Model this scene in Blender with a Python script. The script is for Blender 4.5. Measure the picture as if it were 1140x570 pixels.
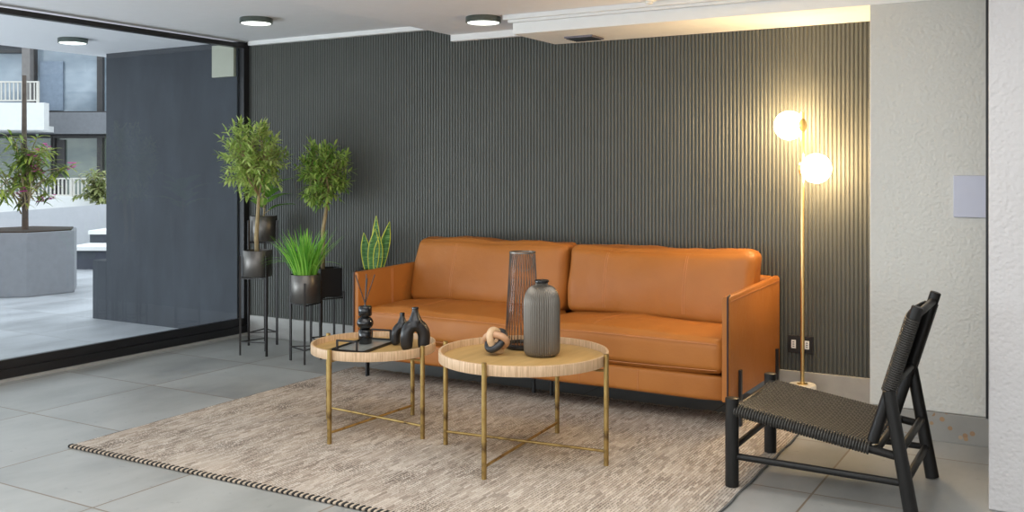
import bpy, bmesh, math, random
from mathutils import Vector, Matrix, noise
PI = math.pi
S = bpy.context.scene
for o in list(bpy.data.objects): bpy.data.objects.remove(o)

# ---------------------------------------------------------------- camera
CAM_H, FPX, YAW, HORIZON = 1.3, 1089.0, 30.4, 190.0
cam = bpy.data.cameras.new('camera')
cam.sensor_width = 36.0
cam.lens = 36.0 * FPX / 1140.0
cam.shift_y = -(285.0 - HORIZON) / 1140.0
cam.clip_start = 0.05; cam.clip_end = 200
camo = bpy.data.objects.new('camera', cam)
S.collection.objects.link(camo)
camo.location = (0, 0, CAM_H)
camo.rotation_euler = (PI / 2, 0, math.radians(YAW))
S.camera = camo

# ---------------------------------------------------------------- light
WORLD_COL, WORLD_STR = (0.88, 0.94, 1.0), 2.45
EXPOSURE = -0.22
LAMP_STR = 105.0
w = bpy.data.worlds.new('world'); S.world = w; w.use_nodes = True
bg = w.node_tree.nodes['Background']
bg.inputs[0].default_value = (*WORLD_COL, 1); bg.inputs[1].default_value = WORLD_STR

def area(name, loc, target, sx, sy, power, col):
    l = bpy.data.lights.new(name, 'AREA'); l.shape = 'RECTANGLE'; l.size = sx; l.size_y = sy
    l.energy = power; l.color = col
    o = bpy.data.objects.new(name, l); S.collection.objects.link(o)
    o.location = loc
    o.rotation_euler = (Vector(target) - Vector(loc)).to_track_quat('-Z', 'Y').to_euler()
    return o
area('rear_fill', (-1.5, -2.8, 1.1), (-2.6, 5.0, 1.4), 6.5, 2.1, 52, (1.0, 0.98, 0.95))  # added fill at the open end behind the camera, lifts the room
area('overhead_fill', (-1.7, 2.4, 2.22), (-1.7, 2.4, 0), 3.6, 2.2, 84, (1.0, 0.98, 0.94))  # added overhead fill, not a fixture; lifts tabletops and seats
area('outside_fill', (-7.4, .6, .5), (-3.2, 3.6, 2.0), 4.5, 1.0, 170, (0.90, 0.95, 1.0))  # added fill outside the glass, aimed up to brighten the ceiling
vs = S.view_settings
vs.view_transform = 'Standard'; vs.look = 'None'; vs.gamma = 1; vs.use_curve_mapping = False
vs.exposure = EXPOSURE

# ---------------------------------------------------------------- materials
class NT:
    def __init__(s, name):
        s.m = bpy.data.materials.new(name); s.m.use_nodes = True
        s.t = s.m.node_tree; s.b = s.t.nodes['Principled BSDF']
    def n(s, typ, **kw):
        nd = s.t.nodes.new(typ)
        for k, v in kw.items():
            if k in ('operation', 'blend_type', 'data_type', 'wave_type', 'bands_direction', 'feature', 'noise_dimensions', 'wave_profile'): setattr(nd, k, v)
        return nd
    def l(s, a, b): s.t.links.new(a, b)
    def coord(s, scale=(1, 1, 1), rot=(0, 0, 0), kind='Object'):
        tc = s.n('ShaderNodeTexCoord'); mp = s.n('ShaderNodeMapping')
        mp.inputs['Scale'].default_value = scale; mp.inputs['Rotation'].default_value = rot
        s.l(tc.outputs[kind], mp.inputs[0]); return mp.outputs[0]
    def noise(s, co, scale, detail=4, rough=.55):
        n = s.n('ShaderNodeTexNoise'); n.inputs['Scale'].default_value = scale
        n.inputs['Detail'].default_value = detail; n.inputs['Roughness'].default_value = rough
        s.l(co, n.inputs['Vector']); return n.outputs['Fac']
    def ramp(s, fac, stops):
        r = s.n('ShaderNodeValToRGB'); e = r.color_ramp.elements
        while len(e) < len(stops): e.new(0.5)
        for i, (p, c) in enumerate(stops):
            e[i].position = p; e[i].color = (*c, 1) if len(c) == 3 else c
        s.l(fac, r.inputs[0]); return r.outputs[0]
    def mix(s, fac, a, b, mode='MIX'):
        m = s.n('ShaderNodeMix', data_type='RGBA', blend_type=mode)
        for sock, v in ((m.inputs[0], fac), (m.inputs[6], a), (m.inputs[7], b)):
            if isinstance(v, (int, float)): sock.default_value = v
            elif isinstance(v, tuple): sock.default_value = (*v, 1)
            else: s.l(v, sock)
        return m.outputs[2]
    def math(s, op, a, b=0.0, c=None):
        m = s.n('ShaderNodeMath', operation=op)
        for i, v in enumerate((a, b, c)):
            if v is None: continue
            if isinstance(v, (int, float)): m.inputs[i].default_value = v
            else: s.l(v, m.inputs[i])
        return m.outputs[0]
    def bump(s, h, strength=.3, dist=.01):
        b = s.n('ShaderNodeBump'); b.inputs['Strength'].default_value = strength; b.inputs['Distance'].default_value = dist
        s.l(h, b.inputs['Height']); s.l(b.outputs[0], s.b.inputs['Normal'])
    def col(s, c):
        if isinstance(c, tuple): s.b.inputs['Base Color'].default_value = (*c, 1)
        else: s.l(c, s.b.inputs['Base Color'])
    def pr(s, rough=.5, metal=0., spec=.5):
        s.b.inputs['Roughness'].default_value = rough; s.b.inputs['Metallic'].default_value = metal
        s.b.inputs['Specular IOR Level'].default_value = spec

def plain(name, c, rough=.5, metal=0., var=.12, scale=12., bump=0., bscale=60., spec=.5, stretch=(1, 1, 1)):
    k = NT(name); co = k.coord(stretch)
    f = k.noise(co, scale)
    k.col(k.ramp(f, [(.25, tuple(x * (1 - var) for x in c)), (.75, tuple(min(1, x * (1 + var)) for x in c))]))
    k.pr(rough, metal, spec)
    if bump: k.bump(k.noise(co, bscale, 3), bump, .004)
    return k.m

def emit(name, c, strength):
    k = NT(name); k.col((1, 1, 1)); k.b.inputs['Emission Color'].default_value = (*c, 1)
    k.b.inputs['Emission Strength'].default_value = strength; return k.m

def glass_sheet(name, tint=(1, 1, 1), ior=1.5, rough=0.0, extra=0.0):
    k = NT(name); t = k.t
    tr = k.n('ShaderNodeBsdfTransparent'); tr.inputs[0].default_value = (*tint, 1)
    gl = k.n('ShaderNodeBsdfGlossy'); gl.inputs['Roughness'].default_value = rough
    fr = k.n('ShaderNodeFresnel'); fr.inputs[0].default_value = ior
    mx = k.n('ShaderNodeMixShader')
    ge = k.n('ShaderNodeNewGeometry')
    k.l(k.math('MULTIPLY', k.math('ADD', fr.outputs[0], extra), k.math('SUBTRACT', 1.0, ge.outputs['Backfacing'])), mx.inputs[0]); k.l(tr.outputs[0], mx.inputs[1]); k.l(gl.outputs[0], mx.inputs[2])
    k.l(mx.outputs[0], t.nodes['Material Output'].inputs[0]); return k.m

def tile_mat(name, base, grout, rough, x0, y0, pitch=.785, gw=.0045):
    k = NT(name); g = k.n('ShaderNodeNewGeometry'); sp = k.n('ShaderNodeSeparateXYZ'); k.l(g.outputs['Position'], sp.inputs[0])
    def line(v, off):
        f = k.math('FRACT', k.math('DIVIDE', k.math('SUBTRACT', v, off - 100 * pitch), pitch))
        d = k.math('MINIMUM', f, k.math('SUBTRACT', 1.0, f))
        return k.math('LESS_THAN', d, gw / pitch)
    gm = k.math('MAXIMUM', line(sp.outputs[0], x0), line(sp.outputs[1], y0))
    cell = k.n('ShaderNodeCombineXYZ')
    k.l(k.math('FLOOR', k.math('DIVIDE', k.math('SUBTRACT', sp.outputs[0], x0), pitch)), cell.inputs[0])
    k.l(k.math('FLOOR', k.math('DIVIDE', k.math('SUBTRACT', sp.outputs[1], y0), pitch)), cell.inputs[1])
    wn = k.n('ShaderNodeTexWhiteNoise'); k.l(cell.outputs[0], wn.inputs['Vector'])
    off = k.n('ShaderNodeVectorMath'); off.operation = 'ADD'; k.l(g.outputs['Position'], off.inputs[0])
    sc = k.n('ShaderNodeVectorMath'); sc.operation = 'SCALE'; k.l(wn.outputs['Color'], sc.inputs[0]); sc.inputs['Scale'].default_value = 7
    k.l(sc.outputs[0], off.inputs[1])
    mp = k.n('ShaderNodeMapping'); mp.inputs['Scale'].default_value = (1, .45, 1); k.l(off.outputs[0], mp.inputs[0])
    n1 = k.noise(mp.outputs[0], 2.2, 6, .6); n2 = k.noise(off.outputs[0], 26, 3, .5)
    c = k.ramp(n1, [(.30, tuple(x * .70 for x in base)), (.52, base), (.74, tuple(x * 1.22 for x in base))])
    spots = k.ramp(n2, [(.68, (0, 0, 0)), (.73, (1, 1, 1))])
    c = k.mix(k.math('MULTIPLY', spots, .35), c, tuple(x * .5 for x in base))
    k.col(k.mix(gm, c, grout)); k.pr(rough)
    k.l(k.math('ADD', k.math('MULTIPLY', n1, .25), rough - .1), k.b.inputs['Roughness'])
    k.bump(k.math('SUBTRACT', k.math('MULTIPLY', n1, .1), gm), .25, .004)
    return k.m

M = {}
M['floor'] = tile_mat('floor_tile', (.355, .355, .338), (.20, .155, .11), .36, -4.875, 3.22)
M['pave'] = tile_mat('outdoor_tile', (.42, .43, .45), (.3, .3, .3), .45, -4.875, 3.22)
M['ceil'] = plain('ceiling_paint', (.80, .80, .82), .8, var=.02, bump=.05, bscale=40)
M['white'] = plain('white_paint', (.80, .80, .78), .7, var=.02)
M['slat'] = plain('slat_paint', (.086, .090, .080), .5, var=.08, scale=5)
M['slatgap'] = plain('slat_backing', (.058, .061, .055), .7, var=.05)
M['base'] = plain('skirting_stone', (.36, .35, .33), .5, var=.12, scale=9)
def stucco(name, c, bs=.5):
    k = NT(name); co = k.coord(); v = k.n('ShaderNodeTexVoronoi', feature='SMOOTH_F1'); v.inputs['Scale'].default_value = 70; k.l(co, v.inputs['Vector'])
    n = k.noise(co, 45, 4)
    k.col(k.ramp(k.noise(co, 3), [(.3, tuple(x * .97 for x in c)), (.7, c)])); k.pr(.75)
    k.bump(k.math('ADD', v.outputs[0], n), bs, .006); return k.m
M['stucco'] = stucco('white_stucco', (.60, .595, .555))
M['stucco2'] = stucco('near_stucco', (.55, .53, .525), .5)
M['darkwall'] = plain('dark_render', (.036, .041, .050), .8, var=.25, scale=5, bump=.3, bscale=40, stretch=(1, 1, .35))
M['black'] = plain('black_metal', (.012, .012, .013), .4, .0, var=.1)
M['frame'] = plain('black_frame', (.010, .010, .012), .45, var=.15)
M['glass'] = glass_sheet('window_glass', (.93, .96, .97), 1.45)

def leather():
    k = NT('cognac_leather'); co = k.coord()
    n1 = k.noise(co, 2.2, 3); n2 = k.noise(co, 9, 4, .6)
    v = k.n('ShaderNodeTexVoronoi'); v.inputs['Scale'].default_value = 330; k.l(co, v.inputs['Vector'])
    k.col(k.ramp(n1, [(.3, (.345, .118, .021)), (.7, (.415, .150, .029))]))
    k.pr(.46); k.b.inputs['Specular IOR Level'].default_value = .35
    h = k.math('ADD', k.math('MULTIPLY', n2, 1.0), k.math('MULTIPLY', v.outputs[0], .12))
    k.bump(h, .22, .02); return k.m
M['leather'] = leather()
M['stitch'] = plain('tan_stitching', (.52, .21, .08), .6)
M['leatheredge'] = plain('dark_leather_edge', (.05, .02, .012), .6)

def wood(name, a, b, stretch, scale=30, rough=.5):
    k = NT(name); co = k.coord(stretch); n = k.noise(co, scale, 5, .6)
    k.col(k.ramp(n, [(.3, a), (.7, b)])); k.pr(rough, 0, .28 if name.startswith('black') else .5); k.bump(n, .15, .002); return k.m
M['top'] = wood('light_oak', (.43, .265, .095), (.52, .335, .128), (2.2, .25, 1), 16, .45)
M['rim'] = wood('oak_rim_strands', (.40, .25, .13), (.70, .50, .32), (3, 3, .15), 55, .5)
def bronze():
    k = NT('antique_bronze'); co = k.coord((1, 1, 1)); n = k.noise(co, 11, 3)
    k.col(k.ramp(n, [(.34, (.09, .05, .025)), (.48, (.36, .235, .08)), (.72, (.47, .33, .125))])); k.pr(.45, .85); return k.m
M['bronze'] = bronze()
M['brass'] = plain('satin_brass', (.75, .55, .24), .28, .95, var=.06)
M['marble'] = plain('white_marble', (.78, .75, .68), .3, var=.08)
M['globe'] = emit('lit_globe', (1.0, .70, .36), LAMP_STR)
M['ceilglow'] = emit('ceiling_lamp_diffuser', (.93, 1.0, .90), 2.5)
M['chrome'] = plain('brushed_nickel', (.16, .185, .165), .3, .9)
M['blackwood'] = wood('black_stained_wood', (.007, .0065, .006), (.014, .013, .012), (4, 4, .5), 24, .42)
M['cord'] = plain('dark_woven_cord', (.024, .021, .017), .5, var=.45, scale=60)
M['pot'] = plain('gunmetal_pot', (.125, .115, .105), .36, .75, var=.12)
M['potblack'] = plain('black_planter', (.012, .012, .013), .45, var=.15)
M['stand'] = plain('dark_stand_metal', (.022, .019, .018), .42, .3)
M['soil'] = plain('soil', (.03, .02, .013), .95, var=.5, scale=70, bump=.5)
M['gloss'] = plain('glossy_black_ceramic', (.008, .008, .009), .12, var=.1)
M['matt'] = plain('satin_black_ceramic', (.016, .015, .015), .30, var=.25)
M['traybed'] = plain('mirror_tray_bed', (.34, .35, .33), .16, .25)
M['smokevase'] = plain('smoked_ribbed_glaze', (.165, .148, .125), .30, .6, var=.04, scale=3)
M['knotwood'] = wood('beech', (.50, .33, .18), (.64, .45, .28), (1, 1, 1), 40)
M['knottan'] = wood('tan_wood', (.44, .24, .13), (.52, .30, .17), (1, 1, 1), 40)
M['knotblack'] = plain('black_wood_ring', (.018, .02, .023), .45)
M['bark'] = wood('olive_bark', (.24, .17, .085), (.42, .33, .18), (2, 2, .6), 40, .8)
def leafm(name, a, b, rough=.45):
    k = NT(name); g = k.n('ShaderNodeNewGeometry')
    k.col(k.ramp(g.outputs['Random Per Island'], [(0, a), (1, b)])); k.pr(rough)
    tl = k.n('ShaderNodeBsdfTranslucent'); k.l(k.b.inputs['Base Color'].links[0].from_socket, tl.inputs[0])
    mx = k.n('ShaderNodeMixShader'); mx.inputs[0].default_value = .35
    k.l(k.b.outputs[0], mx.inputs[1]); k.l(tl.outputs[0], mx.inputs[2]); k.l(mx.outputs[0], k.t.nodes['Material Output'].inputs[0]); return k.m
M['olive'] = leafm('olive_leaves', (.24, .38, .06), (.70, .80, .30))
M['olive2'] = leafm('olive_leaves_deep', (.13, .27, .04), (.54, .68, .18))
M['grass'] = leafm('grass_blades', (.09, .36, .03), (.42, .78, .12))
M['broad'] = leafm('broad_leaves', (.12, .32, .04), (.32, .56, .09))
def snake():
    k = NT('snake_leaf'); co = k.coord((1, 1, 1)); n = k.noise(k.coord((10, 10, 60)), 1.4, 2)
    k.col(k.ramp(n, [(.35, (.03, .11, .03)), (.55, (.09, .25, .07)), (.7, (.20, .38, .14))])); k.pr(.4); return k.m
M['snake'] = snake()
M['snakeedge'] = plain('yellow_leaf_margin', (.62, .66, .07), .45)

# ---------------------------------------------------------------- helpers
WLOC = {}
def link(o): S.collection.objects.link(o); return o
def tag(o, label=None, cat=None, group=None, kind=None):
    if label: o['label'] = label
    if cat: o['category'] = cat
    if group: o['group'] = group
    if kind: o['kind'] = kind
    return o
def thing(name, label, cat, loc, group=None):
    o = link(bpy.data.objects.new(name, None)); o.location = loc; o.empty_display_size = .1
    WLOC[o] = Vector(loc); return tag(o, label, cat, group)
def obj(name, bm, mats, parent=None, smooth=True, bevel=0., auto=40, label=None):
    if not isinstance(mats, (list, tuple)): mats = [mats]
    bmesh.ops.recalc_face_normals(bm, faces=bm.faces)
    lo = Vector((1e9,) * 3); hi = -lo
    for v in bm.verts:
        for i in range(3): lo[i] = min(lo[i], v.co[i]); hi[i] = max(hi[i], v.co[i])
    c = Vector(((lo.x + hi.x) / 2, (lo.y + hi.y) / 2, lo.z))
    for v in bm.verts: v.co -= c
    me = bpy.data.meshes.new(name); bm.to_mesh(me); bm.free()
    for m in mats: me.materials.append(m)
    o = link(bpy.data.objects.new(name, me))
    if parent is not None: o.parent = parent; o.location = c - WLOC[parent]
    else: o.location = c
    WLOC[o] = c
    if smooth:
        for p in me.polygons: p.use_smooth = True
        if auto < 180: me.set_sharp_from_angle(angle=math.radians(auto))
    if bevel:
        b = o.modifiers.new('bevel', 'BEVEL'); b.width = bevel; b.segments = 2; b.limit_method = 'ANGLE'; b.angle_limit = math.radians(40)
        b.harden_normals = True
    if label: o['label'] = label
    return o
def struct(name, bm, mats, **kw):
    o = obj(name, bm, mats, **kw)
    if o.parent is None: o['kind'] = 'structure'
    return o
def B(): return bmesh.new()
def box(bm, a, b, mi=0, mtx=None):
    x0, y0, z0 = a; x1, y1, z1 = b
    vs_ = [bm.verts.new(p) for p in ((x0,y0,z0),(x1,y0,z0),(x1,y1,z0),(x0,y1,z0),(x0,y0,z1),(x1,y0,z1),(x1,y1,z1),(x0,y1,z1))]
    if mtx is not None:
        for v in vs_: v.co = mtx @ v.co
    for f in ((3,2,1,0),(4,5,6,7),(0,1,5,4),(1,2,6,5),(2,3,7,6),(3,0,4,7)):
        bm.faces.new([vs_[i] for i in f]).material_index = mi
    return bm
def tube(bm, pts, r, seg=10, mi=0, cap=True, closed=False):
    pts = [Vector(p) for p in pts]; n = len(pts)
    rs = r if isinstance(r, (list, tuple)) else [r] * n
    rings = []; up = None
    for i, p in enumerate(pts):
        if closed: t = pts[(i + 1) % n] - pts[i - 1]
        else: t = pts[min(i + 1, n - 1)] - pts[max(i - 1, 0)]
        t.normalize()
        if up is None: up = t.orthogonal().normalized()
        else: up = (up - t * up.dot(t)); up = up.normalized() if up.length > 1e-6 else t.orthogonal().normalized()
        s = t.cross(up)
        rings.append([bm.verts.new(p + (up * math.cos(2*PI*k/seg) + s * math.sin(2*PI*k/seg)) * rs[i]) for k in range(seg)])
    m = n if closed else n - 1
    for i in range(m):
        a, b = rings[i], rings[(i + 1) % n]
        sh = 0
        if closed and i == n - 1:
            sh = min(range(seg), key=lambda q: (a[0].co - b[q].co).length)
        for k in range(seg):
            f = bm.faces.new((a[k], a[(k+1) % seg], b[(k+1+sh) % seg], b[(k+sh) % seg])); f.material_index = mi
    if cap and not closed:
        bm.faces.new(rings[0][::-1]).material_index = mi; bm.faces.new(rings[-1]).material_index = mi
    return bm
def lathe(bm, c, prof, seg=48, mi=0, rib=0, ribd=0., squash=(1, 1)):
    cx, cy, cz = c; rings = []
    for r, z in prof:
        if r < 1e-6: rings.append([bm.verts.new((cx, cy, cz + z))]); continue
        ring = []
        for k in range(seg):
            a = 2*PI*k/seg; rr = r + (ribd * (.5 + .5*math.cos(rib*a)) if rib and r > .02 else 0)
            ring.append(bm.verts.new((cx + rr*math.cos(a)*squash[0], cy + rr*math.sin(a)*squash[1], cz + z)))
        rings.append(ring)
    for a, b in zip(rings, rings[1:]):
        if len(a) == 1 and len(b) == 1: continue
        for k in range(seg):
            k2 = (k + 1) % seg
            if len(a) == 1: f = bm.faces.new((a[0], b[k2], b[k]))
            elif len(b) == 1: f = bm.faces.new((a[k], a[k2], b[0]))
            else: f = bm.faces.new((a[k], a[k2], b[k2], b[k]))
            f.material_index = mi
    return bm
def cushion(a, b, rad, n=28, puff=(0, 0, 0), wr=.004, seed=0, seams=(), axis_top=None, fn=None):
    """soft rounded box with pillowed faces and gentle wrinkles"""
    bm = B(); a, b = Vector(a), Vector(b); c = (a + b) / 2; hs = (b - a) / 2
    bmesh.ops.create_cube(bm, size=2)
    bmesh.ops.subdivide_edges(bm, edges=bm.edges[:], cuts=n, use_grid_fill=True)
    for v in bm.verts:
        u = v.co.copy()
        u = Vector([math.copysign(abs(t) ** .82, t) for t in u])
        p = Vector((u.x*hs.x, u.y*hs.y, u.z*hs.z))
        q = Vector([max(-(hs[i]-rad), min(hs[i]-rad, p[i])) for i in range(3)])
        d = p - q
        if d.length > 1e-9: d = d.normalized() * rad
        fx, fy, fz = (1-u.x**2), (1-u.y**2), (1-u.z**2)
        fx, fy, fz = [max(0, t) ** .6 for t in (fx, fy, fz)]
        pp = q + d
        pp.x += math.copysign(puff[0]*fy*fz, u.x) if abs(u.x) > .98 else 0
        if abs(u.y) > .6: pp.y += math.copysign(puff[1]*fx*fz*(abs(u.y)-.6)/.4, u.y)
        if abs(u.z) > .6: pp.z += math.copysign(puff[2]*fx*fy*(abs(u.z)-.6)/.4, u.z)
        ns = noise.noise(Vector((pp.x*3.2+seed, pp.y*4, pp.z*4)))*1.6 + noise.noise(Vector((pp.x*10+seed, pp.y*7, pp.z*5)))*.5
        pp += (d.normalized() if d.length > 1e-9 else Vector()) * ns * wr
        for sx in seams:
            pp.y += (.004 if u.y < 0 else 0)*math.exp(-((pp.x + c.x - sx)/.012)**2)
        v.co = c + pp
        if fn: v.co = fn(v.co, u)
    return bm
def Rz(a, c): return Matrix.Translation(c) @ Matrix.Rotation(a, 4, 'Z')
def lerp(a, b, t): return a + (b - a) * t

# ================================================================ SETTING
GX, WY = -5.737, 5.634
CA, CB, CM = 2.32, 2.235, -3.78
PY, PX = 5.10, -.928          # face and left edge of the white wall on the right
struct('floor', box(B(), (GX - .03, -3, -.1), (2.6, 5.75, 0)), M['floor'])
struct('ceiling', box(box(B(), (-7.6, -3, CA), (CM, 5.9, CA + .3)), (CM, -3, CB), (2.6, 5.9, CA + .3)), M['ceil'], smooth=False)
bm = box(B(), (GX - .03, WY + .012, 0), (PX + .06, WY + .15, 2.33), 1)
x = GX + .035
while x < PX + .03:
    # each rib: half-rounded profile
    for (z0, z1) in ((.157, 2.30),):
        w_ = .0180
        prof = [(x, WY + .013), (x + .002, WY + .0085), (x + .0055, WY + .0055), (x + w_ - .0055, WY + .0055), (x + w_ - .002, WY + .0085), (x + w_, WY + .013)]
        lo = [bm.verts.new((p[0], p[1], z0)) for p in prof]; hi = [bm.verts.new((p[0], p[1], z1)) for p in prof]
        for i in range(5): bm.faces.new((lo[i], lo[i+1], hi[i+1], hi[i]))
        bm.faces.new(lo[::-1])
    x += .0231
struct('wall_back', bm, [M['slat'], M['slatgap']], smooth=False)
struct('baseboard_back', box(B(), (GX + .03, WY - .012, 0), (PX + .05, WY + .012, .157)), M['base'], bevel=.002)
# white wall to the right, near wall, side walls
struct('wall_right', box(B(), (PX, PY, .137), (2.6, WY + .15, 2.3)), M['stucco'], bevel=.006)
def terrazzo():
    k = NT('terrazzo_skirting'); co = k.coord()
    v = k.n('ShaderNodeTexVoronoi'); v.inputs['Scale'].default_value = 26; k.l(co, v.inputs['Vector'])
    n = k.noise(co, 4)
    c = k.ramp(n, [(.3, (.25, .245, .225)), (.7, (.33, .32, .30))])
    chip = k.math('MULTIPLY', k.math('LESS_THAN', v.outputs['Distance'], .30), k.math('GREATER_THAN', k.noise(co, 7, 1), .60))
    cc = k.ramp(v.outputs['Color'], [(0, (.05, .05, .05)), (.35, (.26, .15, .08)), (.7, (.36, .23, .13)), (1, (.5, .48, .44))])
    k.col(k.mix(chip, c, cc)); k.pr(.4); return k.m
M['terrazzo'] = terrazzo()
struct('baseboard_right', box(B(), (PX, PY - .012, 0), (2.6, PY + .1, .137)), M['terrazzo'], bevel=.002)
struct('wall_near', box(B(), (-.322, 4.154, 0), (2.6, 4.30, 2.3)), M['stucco2'], bevel=.008)
struct('wall_side', box(B(), (2.6, -3, 0), (2.75, 5.75, 2.4)), M['white'])
struct('trim_corner', box(B(), (-.405, PY - .02, .137), (-.385, PY, 2.3)), M['frame'])
# ceiling beam with stepped moulding, cornices
struct('beam', box(B(), (-2.985, PY - .004, 2.123), (2.6, WY + .01, CB + .01)), M['white'], bevel=.003)
struct('trim_beam', box(box(B(), (-3.03, PY - .05, CB - .028), (2.6, PY - .002, CB + .005)), (-3.005, PY - .03, CB - .045), (2.6, PY - .002, CB - .027)), M['white'], bevel=.003)
struct('trim_cornice', box(B(), (GX + .03, WY - .03, 2.288), (CM, WY + .012, CA + .005)), M['white'], bevel=.003)
struct('trim_cornice_low', box(B(), (CM, WY - .03, 2.192), (-2.98, WY + .012, CB + .005)), M['white'], bevel=.003)
# glass wall
struct('window_1', box(box(box(B(), (GX - .05, -3, 0), (GX, WY + .012, .075)), (GX - .05, -3, .075), (GX - .012, WY + .012, .133)), (GX - .05, WY - .045, .133), (GX + .004, WY + .012, 2.27)), M['frame'], bevel=.002)
win = bpy.data.objects['window_1']
obj('window_frame', box(box(B(), (GX - .05, -3, 2.268), (GX + .003, WY + .012, 2.302)), (GX - .05, 1.9, .133), (GX, 1.95, 2.268)), M['frame'], win)
obj('window_pane', box(B(), (GX - .034, -2.95, .10), (GX - .026, WY - .02, 2.285)), M['glass'], win)
struct('trim_window', box(B(), (GX, -3, 0), (GX + .016, WY - .012, .018)), M['base'])

# ================================================================ SOFA
RT = .012
SX0, SX1, SY0, SY1 = -3.885, -1.51, 4.69, 5.60
AT = .042
sofa = thing('sofa', 'cognac brown leather two-seat sofa against the dark slatted wall', 'sofa', (-2.70, 5.15, 0))
def arm(x0, x1, outer):
    bm = B()
    zt0, zt1 = .678, .70
    n = 12
    secs = []
    for i in range(n + 1):
        t = i / n; y = lerp(SY0, SY1, t); zt = lerp(zt0, zt1, t)
        bul = .004 * math.sin(PI * t)
        prof = [(x0, .155), (x1, .155), (x1 + bul, .40), (x1, zt - .012), (x1 - .010, zt), (x0 + .010, zt), (x0, zt - .012), (x0 - bul, .40)]
        secs.append([bm.verts.new((p[0], y, p[1])) for p in prof])
    for a, b in zip(secs, secs[1:]):
        for k in range(8): bm.faces.new((a[k], a[(k+1) % 8], b[(k+1) % 8], b[k]))
    bm.faces.new(secs[0][::-1]); bm.faces.new(secs[-1])
    return bm
for x0, x1, sgn in ((SX0, SX0 + AT, -1), (SX1 - AT, SX1, 1)):
    a = obj('armrest', arm(x0, x1, sgn), M['leather'], sofa, bevel=.006)
    xo = x0 if sgn < 0 else x1
    bm = B()
    xe = xo - sgn * .010
    tube(bm, [(xe, SY0 - .004, .16), (xe, SY0 - .004, .66), (xe, SY0 + .002, .676), (xe, SY0 + .03, .682)], .0055, 6)
    obj('edge_seam', bm, M['leatheredge'], a, label='dark raw leather edge')
    obj('stitching', tube(B(), [(xo + sgn*.001, SY0 + .02, .655), (xo + sgn*.001, SY0 + .30, .662), (xo + sgn*.001, SY1 - .02, .674)], .0014, 5), M['stitch'], a)
    xi = x1 if sgn < 0 else x0
    for yy in (5.02, 5.035): obj('stitching', tube(B(), [(xi - sgn*.002, yy, .3), (xi - sgn*.0045, yy, .45), (xi - sgn*.001, yy, .675)], .0016, 5), M['stitch'], a)
    for yy in (4.84, 5.52):
        bl = box(B(), (xo if sgn > 0 else xo - .014, yy - .014, RT if yy < 5 else 0), (xo + .014 if sgn > 0 else xo, yy + .014, .295))
        obj('leg', bl, M['black'], sofa, bevel=.002, label='flat black metal leg')
XI0, XI1 = SX0 + AT, SX1 - AT
obj('front_rail', cushion((XI0, 4.745, .142), (XI1, 5.0, .272), .02, 14, (0, .004, 0), .0015), M['leather'], sofa, auto=180)
for xx in (-3.28, -2.36, -2.02): obj('stitching', tube(B(), [(xx, 4.742, .15), (xx, 4.7405, .2), (xx, 4.742, .262)], .0014, 5), M['stitch'], sofa)
obj('back_panel', cushion((XI0 - .005, 5.46, .15), (XI1 + .005, 5.60, .705), .025, 14, (0, .0, 0), .0015), M['leather'], sofa, auto=180)
obj('base_platform', box(B(), (XI0, 4.98, .16), (XI1, 5.5, .275)), M['black'], sofa)
for xx, yy in ((-2.765, 4.965), (-2.645, 4.955)):
    obj('leg', tube(B(), [(xx, yy, RT), (xx, yy, .165)], .011, 10), M['black'], sofa, label='thin black centre leg')
XM = -2.70
def seat_fn(co, u):
    # crown: softly domed seat, front edge rolls over
    co = co.copy()
    if u.z > 0: co.z += .020 * max(0, 1 - u.x**2) ** .5 * u.z
    return co
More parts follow.
